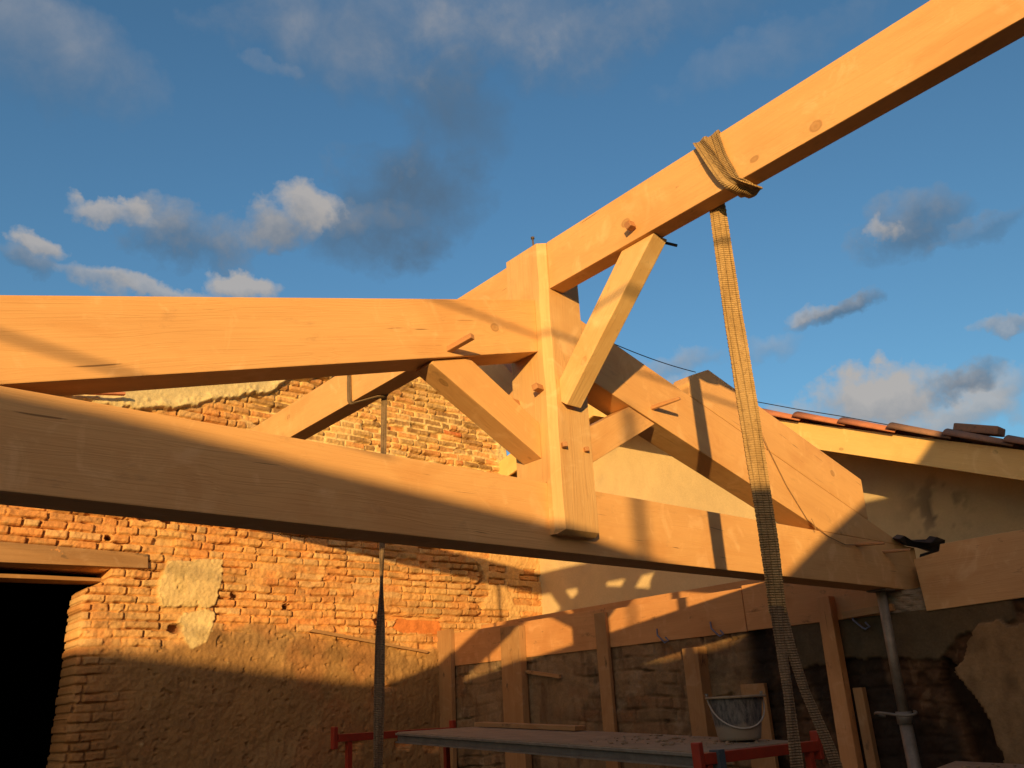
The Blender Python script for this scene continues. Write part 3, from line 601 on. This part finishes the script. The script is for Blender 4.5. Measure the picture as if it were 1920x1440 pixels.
# ------------------------------------------------------------------ lifting straps
st = empty('lifting_strap', (2.53, 1.56, 1.8), 'wide dirty yellow webbing strap choked round the front ridge beam and hanging down', 'strap')
e = .008
ribbon('wrap', [(2.50, 1.50, 2.066), (2.405, 1.475, 2.068), (2.3995, 1.470, 2.060), (2.399, 1.455, 1.95), (2.3995, 1.415, 1.815), (2.405, 1.405, 1.800), (2.455, 1.40, 1.797), (2.51, 1.41, 1.799), (2.512, 1.47, 1.90), (2.508, 1.50, 2.05), (2.46, 1.51, 2.068)],
       [(0, 1, .1), (0, 1, .1), (0, 1, .1), (0, 1, .15), (.1, 1, .25), (.1, 1, 0), (.1, 1, 0), (0, 1, .2), (0, 1, .1), (0, 1, 0), (0, 1, 0)], .078, M['web'], st, .007, wob=.004, fray=.0012)
ribbon('wrap', [(2.47, 1.54, 2.072), (2.402, 1.525, 2.072), (2.391, 1.518, 2.058), (2.388, 1.47, 1.93), (2.389, 1.43, 1.83), (2.397, 1.405, 1.795), (2.45, 1.39, 1.786), (2.515, 1.385, 1.790), (2.522, 1.44, 1.85), (2.520, 1.50, 1.95)],
       [(0, 1, .2), (0, 1, .2), (0, 1, .3), (0, 1, .35), (.1, 1, .35), (.2, 1, .1), (.1, 1, 0), (0, 1, 0), (0, 1, .2), (0, 1, .2)], .066, M['web'], st, .007, wob=.006, fray=.0012)
vp = (-.84, 0.54, 0)
ribbon('hanging_strand', [(2.505, 1.56, 1.98), (2.508, 1.56, 1.80), (2.556, 1.598, 1.355), (2.550, 1.592, .914), (2.557, 1.60, .531), (2.597, 1.636, .267)], [(.3, 1, 0), (.5, -.8, 0), (.72, -.69, 0), (.76, -.64, 0), (.76, -.64, 0), (.8, -.55, 0)], [.060, .064, .072, .072, .066, .058], M['web'], st, .007, wob=.005, fray=.0016)
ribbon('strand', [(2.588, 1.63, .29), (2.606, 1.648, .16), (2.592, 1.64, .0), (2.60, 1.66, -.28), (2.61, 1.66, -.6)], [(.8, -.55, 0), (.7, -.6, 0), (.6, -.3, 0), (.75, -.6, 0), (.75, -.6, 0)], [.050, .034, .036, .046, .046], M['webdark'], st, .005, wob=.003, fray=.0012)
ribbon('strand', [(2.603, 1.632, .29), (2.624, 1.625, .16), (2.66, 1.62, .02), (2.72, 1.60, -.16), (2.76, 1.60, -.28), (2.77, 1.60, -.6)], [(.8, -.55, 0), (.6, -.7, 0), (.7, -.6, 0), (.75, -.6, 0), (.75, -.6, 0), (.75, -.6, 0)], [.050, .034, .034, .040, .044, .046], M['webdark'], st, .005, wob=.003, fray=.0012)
s2 = empty('lifting_strap', (2.47, 3.98, 1.8), 'dark strap hanging plumb from the rear ridge beam in front of the brick wall', 'strap')
ribbon('wrap', [(2.46, 4.27, 2.064), (2.404, 4.26, 2.064), (2.40, 4.255, 2.05), (2.399, 4.245, 1.92), (2.40, 4.235, 1.812), (2.41, 4.22, 1.798), (2.47, 4.05, 1.797), (2.530, 4.02, 1.80), (2.533, 4.03, 1.9), (2.530, 4.20, 2.05), (2.47, 4.27, 2.066)],
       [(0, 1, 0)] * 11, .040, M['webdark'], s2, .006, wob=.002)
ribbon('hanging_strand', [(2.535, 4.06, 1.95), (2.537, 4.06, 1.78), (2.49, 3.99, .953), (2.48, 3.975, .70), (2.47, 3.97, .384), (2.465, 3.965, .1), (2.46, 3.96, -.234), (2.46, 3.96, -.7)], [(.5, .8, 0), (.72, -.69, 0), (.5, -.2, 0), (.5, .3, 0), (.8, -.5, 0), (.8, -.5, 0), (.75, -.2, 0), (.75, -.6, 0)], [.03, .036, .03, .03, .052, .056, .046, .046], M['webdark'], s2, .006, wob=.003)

# ------------------------------------------------------------------ shuttering on the wall top (front face x = 5.42)
def board(name, y0, y1, z0, z1, x, th, mat, label, cat, group=None, cut=None, grain=(0, 1, 0)):
    P = cut or [(x, y0, z0), (x, y1, z0), (x, y1, z1), (x, y0, z1)]
    return tag(prism(name, P, (th, 0, 0), grain, mat, None, .003), label, cat, group)
GB = 'shuttering boards along the wall top'
board('shuttering_board', 7.28, 5.115, .462, .788, 5.425, .03, M['form'], 'far shuttering board against the brick corner, with knots and sun patches', 'board', GB)
board('shuttering_board', 5.108, 3.695, .462, .772, 5.425, .03, M['form'], 'middle shuttering board ending at a dark joint left of the strap', 'board', GB)
board('shuttering_board', 3.688, 2.62, .465, .79, 5.427, .03, M['form'], 'shaded shuttering board below the tie beam end, right of the dark joint', 'board', GB)
board('shuttering_board', 0, 0, 0, 0, 5.425, .03, M['form2'], 'big shaded shuttering board at the right edge beyond the tie beam end', 'board', GB,
      cut=[(5.425, 2.372, .455), (5.425, .2, .505), (5.425, .2, .85), (5.425, 2.20, .842), (5.425, 2.215, .80), (5.425, 2.382, .777)])
board('shuttering_board', 7.35, 2.72, .66, .888, 5.85, .03, M['form'], 'rear shuttering board on the far side of the wall top, only its upper strip showing', 'board', GB)
GP = 'upright boards holding the shuttering'
board('upright_board', 7.505, 7.262, -1.5, .83, 5.37, .05, M['old'], 'upright board in the corner by the brick wall, leftmost of the uprights', 'board', GP, grain=(0, 0, 1))
board('upright_board', 6.47, 6.262, -1.5, .762, 5.385, .035, M['old'], 'upright board second from the brick corner with a batten beside it', 'board', GP, grain=(0, 0, 1))
board('upright_batten', 6.255, 6.14, -1.5, .752, 5.345, .075, M['old'], 'narrow darker batten fixed beside the second upright board', 'batten', None, grain=(0, 0, 1))
board('upright_board', 5.19, 5.06, -1.5, .752, 5.385, .035, M['old'], 'narrow upright board standing left of the middle bay', 'board', GP, grain=(0, 0, 1))
board('upright_board', 4.235, 4.09, -1.5, .385, 5.33, .115, M['old'], 'short thick upright ending below the shuttering left of the bucket', 'board', GP, grain=(0, 0, 1))
board('upright_board', 3.80, 3.60, -1.5, .10, 5.40, .035, M['old'], 'shaded upright board hidden behind the bucket and strap', 'board', GP, grain=(0, 0, 1))
tag(bar('batten', (5.40, 6.13, .335), (5.40, 5.68, .265), .03, .032, (0, 0, 1), M['old']), 'short horizontal batten nailed across the masonry beside the second upright', 'batten')
d = prism('raking_timber', [(5.35, 2.965, .62), (5.35, 3.06, .62), (5.35, 3.12, -1.5), (5.35, 2.985, -1.5)], (.075, 0, 0), (0, 0, 1), M['form'])
tag(d, 'long timber prop standing left of the steel prop under the tie beam', 'timber prop')
d = board('batten', 2.935, 2.87, -1.5, .035, 5.385, .05, M['old'], 'short dark batten standing behind the long timber prop', 'batten', None, grain=(0, 0, 1))
# a loose stretcher under boards right of the joint
tag(bar('batten', (5.40, 2.91, .487), (5.40, 2.56, .500), .03, .045, (0, 0, 1), M['old']), 'thin batten along the foot of the shuttering beside the steel prop', 'batten')
random.seed(5)
GT = 'wire clamps on the shuttering'
for (y, z, lab) in [(4.47, .49, 'wire clamp under the middle shuttering board'), (3.94, .49, 'wire clamp just left of the dark board joint'), (3.365, .40, 'pale wire clamp behind the hanging strap'), (2.80, .43, 'wire clamp between timber prop and steel prop'), (6.28, .30, 'wire clamp hooked round the second upright board')]:
    tag(tube('wire_clamp', [(5.415, y + .06, z + .07), (5.395, y + .045, z + .02), (5.405, y, z - .03), (5.385, y - .03, z - .045), (5.41, y - .05, z - .03), (5.40, y - .03, z + .0)], .007, M['wire'], None, 6), lab, 'wire clamp', GT)

# steel prop under the tie end
pr = empty('steel_prop', (5.25, 2.55, -1.55), 'galvanised adjustable steel prop holding up the right end of the tie beam', 'prop')
tube('inner_tube', [(5.30, 2.575, .602), (5.32, 2.60, -.16)], .030, M['steel'], pr, 16)
tube('outer_tube', [(5.318, 2.598, -.13), (5.33, 2.61, -1.55)], .038, M['steel'], pr, 16)
bar('head_plate', (5.30, 2.51, .600), (5.30, 2.64, .600), .12, .010, (0, 0, 1), M['steel'], pr, .002)
hp = []
for k in range(15):
    a = -2.2 + 4.6 * k / 14; hp.append((5.26 + .055 * math.cos(a) * -1, 2.62 + .125 * math.sin(a), -.125 + .01 * math.sin(a * 2)))
tube('handle', hp, .0085, M['steel'], pr, 8)
tube('collar', [(5.318, 2.598, -.115), (5.319, 2.599, -.185)], .046, M['steel'], pr, 14)

# black membrane scrap on the tie end
bm = bmesh.new(); pts = [(5.42, 2.44, .915), (5.50, 2.44, .945), (5.62, 2.44, .918), (5.78, 2.40, .915), (5.90, 2.40, .965), (6.02, 2.40, .955), (6.04, 2.42, .915), (5.95, 2.44, .862), (5.80, 2.46, .885), (5.60, 2.48, .893)]
lo = [bm.verts.new(W(p)) for p in pts]; hi = [bm.verts.new(W((p[0] + .01, p[1] + .05, p[2] + .018))) for p in pts]
bm.faces.new(lo); bm.faces.new(hi[::-1])
for i in range(len(pts)): bm.faces.new((lo[i], hi[i], hi[(i + 1) % len(pts)], lo[(i + 1) % len(pts)]))
bmesh.ops.recalc_face_normals(bm, faces=bm.faces)
mb = link('membrane_scrap', mesh_from(bm, 'membrane_scrap'), M['membrane']); tag(mb, 'crumpled scrap of black membrane on the right end of the tie beam', 'membrane')
prism('flap', [(5.70, 2.46, .80), (5.74, 2.46, .845), (5.86, 2.43, .872), (5.98, 2.42, .868), (5.97, 2.42, .835), (5.84, 2.44, .825)], (0, .01, .003), (1, 0, .2), M['membrane'], mb, 0)
tag(tube('string', [(4.08, 2.488, 1.42), (4.13, 2.492, 1.33), (4.26, 2.494, 1.13), (4.42, 2.494, .95), (4.52, 2.492, .905), (4.62, 2.490, .868), (4.80, 2.490, .835), (4.98, 2.49, .85), (5.10, 2.49, .872)], .0028, M['string'], None, 5), 'thin brown string drooping over the right rafter and tie beam', 'string')
tag(tube('string', [(4.425, 2.47, .95), (4.45, 2.47, .91), (4.452, 2.47, .885)], .003, M['string'], None, 5), 'short loose string end hanging at the foot of the right rafter', 'string')
pts = []
for k in range(25):
    t = k / 24; pts.append((2.56 + (3.60 - 2.56) * t, 2.70 - .16 * t, 1.89 + (1.70 - 1.89) * t - .075 * 4 * t * (1 - t) * .55))
tag(tube('thin_cable', pts, .0026, M['cable'], None, 5), 'thin black cable sagging across the sky from king post to right rafter', 'cable')
tag(tube('thin_cable', [(6.33, 3.95, rk(3.95, .175)), (6.33, 3.5, rk(3.5, .14)), (6.33, 3.1, rk(3.1, .12)), (6.34, 2.65, rk(2.65, .085))], .004, M['cable'], None, 5), 'dark cable lying just above the red verge tiles', 'cable')

# ------------------------------------------------------------------ scaffold platforms, trestles, bucket
def platform(name, c, label, mats=(M['dusty'], M['steel']), ns=3):
    """c: four top corners LF, RF, RB, LB"""
    LF, RF, RB, LB = [Vector(p) for p in c]; r = empty(name, tuple((LF + RB) / 2), label, 'scaffold platform')
    for k in range(ns):
        f0, f1 = k / ns + .004, (k + 1) / ns - .004
        a = LF.lerp(LB, f0); b_ = RF.lerp(RB, f0); c_ = RF.lerp(RB, f1); d_ = LF.lerp(LB, f1)
        prism('deck_plank', [a, b_, c_, d_], (0, 0, -.022), (RF - LF), mats[0], r, .003)
    dn = Vector((0, 0, -.023)); out = (LF - LB).normalized() * .012
    for A_, B_ in ((LF, RF), (LB + (LF - LB).normalized() * .05, RB + (LF - LB).normalized() * .05)):
        p0, p1 = A_ + dn + out, B_ + dn + out; ex = (LB - LF).normalized() * .04
        dz = lambda p, q: p + Vector((0, 0, q))
        prism('side_rail', [dz(p0, .018), dz(p1, .018), dz(p1, .004), dz(p0, .004)], ex, (RF - LF), mats[1], r, .002)
        i0, i1 = p0 - out * 1.6, p1 - out * 1.6
        prism('rail_web', [dz(i0, .0035), dz(i1, .0035), dz(i1, -.0325), dz(i0, -.0325)], ex * .3, (RF - LF), M['rail'], r, 0)
        prism('rail_flange', [dz(p0, -.033), dz(p1, -.033), dz(p1, -.041), dz(p0, -.041)], ex, (RF - LF), mats[1], r, .001)
    return r
platform('scaffold_platform', [(3.20, 4.93, -.090), (3.19, 2.50, -.207), (3.98, 2.50, -.2045), (3.95, 4.93, -.088)], 'dusty grey scaffold platform carrying the bucket in front of the low wall')
platform('scaffold_platform', [(3.55, 1.92, -.37), (3.55, .1, -.40), (4.75, .1, -.42), (4.75, 2.10, -.345)], 'nearer dusty platform cut by the bottom edge right of the strap')
# crumbs of mortar and dust lying on the platforms
random.seed(11)
bm = bmesh.new()
for k in range(150):
    if k < 90: p = Vector((random.uniform(3.3, 3.9), random.uniform(2.53, 3.4), 0)); p.z = -.207 + (p.y - 2.5) * .048 + .004
    else: p = Vector((random.uniform(3.6, 4.7), random.uniform(1.6, 2.0), -.352))
    s_ = random.uniform(.003, .012) * (1.8 if k % 9 == 0 else 1)
    for v in bmesh.ops.create_icosphere(bm, subdivisions=1, radius=s_)['verts']:
        v.co = Vector((v.co.x * random.uniform(.7, 1.5), v.co.y * random.uniform(.7, 1.4), v.co.z * .6)) + W(p)
o = link('mortar_crumbs', mesh_from(bm, 'mortar_crumbs'), M['dusty']); o['kind'] = 'stuff'; o['label'] = 'crumbs of mortar on the scaffold platforms'

def trestle(x0, x1, y, z, label, legs, dark=None):
    r = empty('orange_trestle', ((x0 + x1) / 2, y, -1.55), label, 'trestle', 'orange scaffold trestles')
    bar('crossbar', (x0 + .02, y, z - .022), (x1 - .02, y, z - .022), .045, .045, (0, 0, 1), M['orange'], r)
    for x in (x0, x1): bar('end_stop', (x, y, z + .045), (x + .004, y, z - .085), .03, .045, (0, 1, 0), M['orange'], r, .006)
    for x in legs: bar('leg', (x, y, z - .046), (x + .02, y, -1.55), .034, .034, (0, 1, 0), M['orange'], r)
    if dark: bar('sleeve', (dark, y - .01, z + .01), (dark + .008, y - .01, z - .50), .045, .05, (0, 1, 0), M['blue'], r)
    return r
trestle(2.785, 3.70, 5.0, -.083, 'orange trestle at the far left end of the scaffold platform', (2.89, 3.645))
trestle(3.07, 4.0, 2.42, -.205, 'orange trestle under the near end of the scaffold platform, below the bucket', (3.125, 3.92), 3.19)
d = bar('plank', (3.86, 4.90, -.073), (3.90, 3.95, -.118), .10, .027, (0, 0, 1), M['old']); tag(d, 'orange wooden plank lying along the far edge of the scaffold platform', 'plank')

def bucket():
    r = empty('bucket', (3.80, 2.72, -.193), 'black mason bucket crusted with pale mortar standing on the platform', 'bucket')
    m, t, b = newmat('crusted_plastic'); tc = t.node('ShaderNodeTexCoord').outputs['Object']
    z = t.node('ShaderNodeSeparateXYZ', i_0=tc).outputs[2]
    n = t.noise(t.mapping(tc, (12, 12, 5)), 1.6, 6, .7); n2 = t.noise(tc, 30, 5, .7)
    low = t.ramp(t.math('ADD', z, t.math('MULTIPLY', n, -.07)), [(.0, (1, 1, 1)), (.030, (1, 1, 1)), (.048, (0, 0, 0))])
    spl = t.ramp(t.noise(t.mapping(tc, (22, 22, 7)), 1.8, 6, .75), [(.40, (0, 0, 0)), (.54, (.6, .6, .6)), (.70, (1, 1, 1))])
    c = t.mix(spl, (.045, .045, .045, 1), (.20, .175, .14, 1)); c = t.mix(low, c, (.25, .20, .14, 1)); c = t.mix(t.ramp(n2, [(.6, (0, 0, 0)), (.7, (.5, .5, .5))]), c, (.30, .28, .25, 1))
    t.put(b.inputs['Base Color'], c); b.inputs['Roughness'].default_value = .8
    bp = t.node('ShaderNodeBump', i_Strength=.5, i_Distance=.004); t.put(bp.inputs['Height'], n); t.put(b.inputs['Normal'], bp.outputs[0])
    prof = [(.0, .004), (.095, .004), (.102, .008), (.106, .02), (.116, .08), (.126, .14), (.134, .195), (.136, .205), (.131, .205), (.122, .14), (.110, .06), (.098, .014), (0, .012)]
    bm = bmesh.new(); N = 40; rings = []
    for (rad, z_) in prof:
        rings.append([bm.verts.new((rad * math.cos(2 * math.pi * k / N) * (1 + .006 * math.sin(3 * k)), rad * math.sin(2 * math.pi * k / N), z_)) for k in range(N)] if rad else [bm.verts.new((0, 0, z_))])
    for a, c2 in zip(rings, rings[1:]):
        for k in range(N):
            if len(a) == 1: bm.faces.new((a[0], c2[(k + 1) % N], c2[k]))
            elif len(c2) == 1: bm.faces.new((a[k], a[(k + 1) % N], c2[0]))
            else: bm.faces.new((a[k], a[(k + 1) % N], c2[(k + 1) % N], c2[k]))
    bmesh.ops.recalc_face_normals(bm, faces=bm.faces)
    Mw = Matrix.Translation(W((3.80, 2.72, -.193)))
    link('body', mesh_from(bm, 'body', True), m, r, Mw)
    bm = bmesh.new(); rg = []
    for k in range(N):
        a = 2 * math.pi * k / N; w = .004 * math.sin(5 * a) + random.uniform(-.002, .002)
        rg.append([bm.verts.new((math.cos(a) * q, math.sin(a) * q, z_)) for q, z_ in ((.134, .200), (.152 + w, .200), (.154 + w, .206), (.150 + w, .211), (.134, .212))])
    for k in range(N):
        a, b2 = rg[k], rg[(k + 1) % N]
        for j in range(5): bm.faces.new((a[j], a[(j + 1) % 5], b2[(j + 1) % 5], b2[j]))
    bmesh.ops.recalc_face_normals(bm, faces=bm.faces)
    link('rim', mesh_from(bm, 'rim', True), M['dusty'], r, Mw)
    # wire handle hanging over the front: pivots left and right of the view
    ax = Vector((.78, -.62, 0)); fr = Vector((-.62, -.78, 0)); pts = []
    for k in range(21):
        a = math.pi * k / 20; p = Vector((3.80, 2.72, -.193)) + ax * (-.142 * math.cos(a)) + fr * (.075 * math.sin(a) + .0) + Vector((0, 0, .215 - .155 * math.sin(a) ** .8 if 0 < k < 20 else .215)); pts.append(p + fr * .045 * math.sin(a))
    h = tube('handle', pts, .0042, M['palewire'], r, 8)
    for s_ in (-1, 1):
        p = Vector((3.80, 2.72, .013)) + ax * (.142 * s_); tube('lug', [p, p + Vector((0, 0, .022))], .008, M['steel'], r, 8)
bucket()

# ------------------------------------------------------------------ ground and the house behind the viewer whose roof line shades the lower half
bm = bmesh.new(); S_ = 400; N = 8
for i in range(N):
    for j in range(N):
        pass
vs = [[bm.verts.new((-S_ + 2 * S_ * i / N, -S_ + 2 * S_ * j / N, 0)) for j in range(N + 1)] for i in range(N + 1)]
for i in range(N):
    for j in range(N): bm.faces.new((vs[i][j], vs[i + 1][j], vs[i + 1][j + 1], vs[i][j + 1]))
o = link('ground', mesh_from(bm, 'ground'), M['ground']); o['kind'] = 'structure'

A_, K_ = 1.08, .13
def up(u, v, y=-2.0): t = y - 2.5; return (u + A_ * t, y, v - K_ * t)
prof = [(-14, 2.4), (-9, 1.9), (-3.5, 1.28), (-1.16, 1.0), (.17, .895), (.62, .875), (.93, .845), (1.39, .80), (1.8, .768), (2.39, .72), (2.9, .64), (3.3, .585), (3.95, .57), (4.08, .60), (4.55, .85), (5.26, 1.19), (6.1, 1.53), (6.55, 1.85), (9, 3.1), (15, 3.1)]
pts = [up(*p) for p in prof]; pts = [(pts[0][0], -2.0, -1.55)] + pts + [(pts[-1][0], -2.0, -1.55)]
hb = prism('neighbour_house', pts, (-1.08 * 2.5, -2.5, 0), (1, 0, 0), M['render'], None, 0); tag(hb, 'rendered house behind the viewer whose sloping roof line shades the lower walls', 'house')
def sag(us, r, y=-1.3, label=''):
    P_ = [up(u, v, y) for u, v in us]; o = tube('overhead_cable', P_, r, M['cable'], None, 6); tag(o, label, 'cable'); return o
def smooth(c, n=40):
    us = [c[0][0] + (c[-1][0] - c[0][0]) * k / n for k in range(n + 1)]; cf = np.polyfit([p[0] for p in c], [p[1] for p in c], 2); return [(u, float(np.polyval(cf, u))) for u in us]
sag(smooth([(-6, 2.3), (-4.2, 2.1), (-1.19, 1.85), (1.46, 1.56), (2.2, 1.53), (4, 1.6)]), .0105, label='overhead cable behind the viewer, shadow on the left rafter')
sag(smooth([(-4, 1.62), (0, 1.10), (.58, .99), (1.6, .90)]), .0105, label='lower overhead cable behind the viewer, shadow near the left edge')
p = up(2.95, 1.36, -4.9)
tag(tube('aerial_pole', [(p[0], p[1], -1.55), p], .028, M['iron'], None, 8), 'thin pole behind the viewer, soft upright shadow right of the king post', 'pole')

# ------------------------------------------------------------------ sun, sky, clouds
EL = math.atan(K_ / math.hypot(A_, 1)); AZ = math.atan2(-A_, -1)      # direction towards the sun, azimuth from +Y towards +X
ld = bpy.data.lights.new('sun', 'SUN'); ld.energy = 4.6; ld.angle = math.radians(.53); ld.color = (1.0, .64, .25)
lo_ = bpy.data.objects.new('sun', ld); col.objects.link(lo_)
trav = Vector((A_, 1, -K_)).normalized(); lo_.rotation_euler = trav.to_track_quat('-Z', 'Y').to_euler(); lo_.location = (-20, -20, 12)
wd = bpy.data.worlds.new('World'); bpy.context.scene.world = wd; wd.use_nodes = True
nt = wd.node_tree; nt.nodes.clear(); t = NT(nt)
D = t.node('ShaderNodeTexCoord').outputs['Generated']
sky = t.node('ShaderNodeTexSky', sky_type='NISHITA', sun_disc=False, sun_elevation=EL, sun_rotation=AZ % (2 * math.pi), air_density=1.0, dust_density=.6, ozone_density=2.2)
SKYTINT = (.82, 1.10, 1.22)
c = t.vmath('MULTIPLY', sky.outputs[0], SKYTINT)
wn = t.vmath('SUBTRACT', t.noise(D, 9, 4, .6, color=True), (.5, .5, .5)); wn2 = t.vmath('SUBTRACT', t.noise(D, 38, 4, .6, color=True), (.5, .5, .5))
DW = t.vmath('ADD', D, t.vmath('ADD', t.vmath('SCALE', wn, scale=.07), t.vmath('SCALE', wn2, scale=.034)))
n = t.noise(D, 13, 9, .60, .15)
up_axis = None
CL = [  # azimuth, elevation, half width, half height (degrees), tilt, lit, opacity, crispness
 (6.6, 39.0, 6.0, 4.2, .45, .50, 1.0), (30.8, 43.7, 10.5, 4.2, .40, .55, 1.0), (22.5, 41.4, 2.4, .9, .85, .40, 1.0), (44.9, 44.3, 9, 4, .45, .42, 1.0),
 (37.6, 39.6, 4.4, 4.4, -.25, .75, .9), (33.6, 34.2, 5.2, 4.6, -.22, .90, 1.1), (30.6, 31.4, 6.0, 2.4, -.05, .80, 1.1), (26.0, 33.0, 2.2, 1.7, .85, .85, 2.0), (23.9, 31.4, 2.5, 1.9, .55, .85, 2.0),
 (17.6, 30.4, 4.8, 2.2, .28, .85, 1.5), (12.1, 31.2, 3.0, .8, .90, .75, 2.2), (7.9, 26.9, 1.9, 1.1, .3, .6, 1.6), (8.0, 28.2, 2.0, .9, .95, .8, 2.4),
 (12.0, 26.8, 2.6, 1.0, .75, .6, 1.8), (16.6, 26.9, 4.6, .8, .8, .7, 2.0), (21.9, 27.6, 2.4, 1.2, .95, .85, 2.4),
 (70.6, 27.4, 3.6, 2.4, .10, .7, 1.5), (68.7, 27.7, 1.1, .9, .9, .7, 2.0), (74.5, 25.9, 3.0, .9, .12, .6, 1.2),
 (65.0, 23.5, 3.0, .85, .18, .75, 1.8), (63.3, 23.9, 1.8, .6, .8, .6, 2.0), (74.9, 20.0, 2.2, .6, .6, .6, 1.8), (54.0, 22.1, 3.6, 1.1, .72, .55, 1.5), (59.5, 22.1, 2.6, 1.0, .55, .35, 1.2),
 (53.6, 20.6, 1.6, .8, .9, .5, 1.6), (66.0, 17.4, 6.2, 2.1, .98, .9, 2.5), (70.5, 15.6, 5.2, 1.5, .85, .75, 1.8), (71.6, 17.7, 2.4, 1.1, .12, .7, 1.5), (74.4, 16.9, 1.5, 1.2, .7, .5, 1.4),
 (64.4, 40.2, 7.5, 1.9, .62, .26, 1.0), (57, 44, 9, 2.2, .5, .25, 1.0), (-30, 30, 14, 3, .6, .7, 1.2), (110, 24, 12, 3, .6, .7, 1.2), (-75, 22, 10, 2.5, .5, .7, 1.2), (165, 35, 16, 4, .5, .6, 1.0)]
LIT, DRK, WARM_FILL = (.47, .43, .395), (.085, .135, .20), (2.3, 1.15, .42)
CL_FILL = [(227, 13, 24, 8, .9, 1.5), (188, 20, 20, 8, .85, 1.3), (262, 20, 20, 8, .85, 1.3), (225, 36, 30, 11, .8, 1.2)]  # unseen bright clouds on the sun side, added as warm fill for the shade
CN = {}
for (az, el, hw, hh, lit, op, cr) in CL + [q + ('w',) if 0 else (q[0], q[1], q[2], q[3], 2.0, q[4], q[5]) for q in CL_FILL]:
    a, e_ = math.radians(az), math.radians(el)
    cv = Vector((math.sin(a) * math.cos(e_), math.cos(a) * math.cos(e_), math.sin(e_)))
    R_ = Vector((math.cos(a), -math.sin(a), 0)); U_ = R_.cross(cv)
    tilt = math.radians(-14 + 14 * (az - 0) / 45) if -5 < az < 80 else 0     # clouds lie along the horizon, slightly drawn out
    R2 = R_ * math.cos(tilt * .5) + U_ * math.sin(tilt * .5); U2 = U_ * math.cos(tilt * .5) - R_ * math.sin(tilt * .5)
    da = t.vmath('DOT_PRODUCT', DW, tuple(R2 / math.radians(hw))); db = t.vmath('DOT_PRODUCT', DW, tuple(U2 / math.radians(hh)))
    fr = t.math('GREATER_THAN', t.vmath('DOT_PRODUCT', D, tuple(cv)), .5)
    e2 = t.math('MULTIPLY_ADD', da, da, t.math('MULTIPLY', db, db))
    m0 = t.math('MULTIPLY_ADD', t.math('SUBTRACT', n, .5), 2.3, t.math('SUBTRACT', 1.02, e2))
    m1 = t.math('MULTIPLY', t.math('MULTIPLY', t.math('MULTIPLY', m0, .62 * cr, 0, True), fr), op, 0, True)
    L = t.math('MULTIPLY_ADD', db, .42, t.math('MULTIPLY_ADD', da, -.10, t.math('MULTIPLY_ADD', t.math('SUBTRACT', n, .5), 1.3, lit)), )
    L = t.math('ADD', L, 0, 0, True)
    c = t.mix(m1, c, t.mix(L, t.vmath('SCALE', DRK, scale=1 / (.15 * 1.27)), t.vmath('SCALE', WARM_FILL if lit > 1.5 else LIT, scale=1 / (.15 * 1.27))))
bg = t.node('ShaderNodeBackground'); t.put(bg.inputs[0], c); bg.inputs[1].default_value = .15
wo = t.node('ShaderNodeOutputWorld'); nt.links.new(bg.outputs[0], wo.inputs[0])

# ------------------------------------------------------------------ camera
F = 1557.75
Rm = np.array([[0.76148726, -0.64644426, -0.04740232], [0.20347031, 0.30783342, -0.92942908], [0.61541611, 0.69810344, 0.36594344]])
cd = bpy.data.cameras.new('camera'); cam = bpy.data.objects.new('camera', cd); col.objects.link(cam)
cd.sensor_fit = 'HORIZONTAL'; cd.sensor_width = 36; cd.lens = F / 1920 * 36; cd.clip_start = .05; cd.clip_end = 2000
mw = Matrix.Identity(4)
for i in range(3): mw[i][0], mw[i][1], mw[i][2] = Rm[0][i], -Rm[1][i], -Rm[2][i]
mw[2][3] = EYE; cam.matrix_world = mw
sc = bpy.context.scene; sc.camera = cam; sc.render.resolution_x = 1024; sc.render.resolution_y = 768
sc.render.engine = 'CYCLES'; sc.view_settings.view_transform = 'Standard'; sc.view_settings.look = 'None'; sc.view_settings.exposure = .345
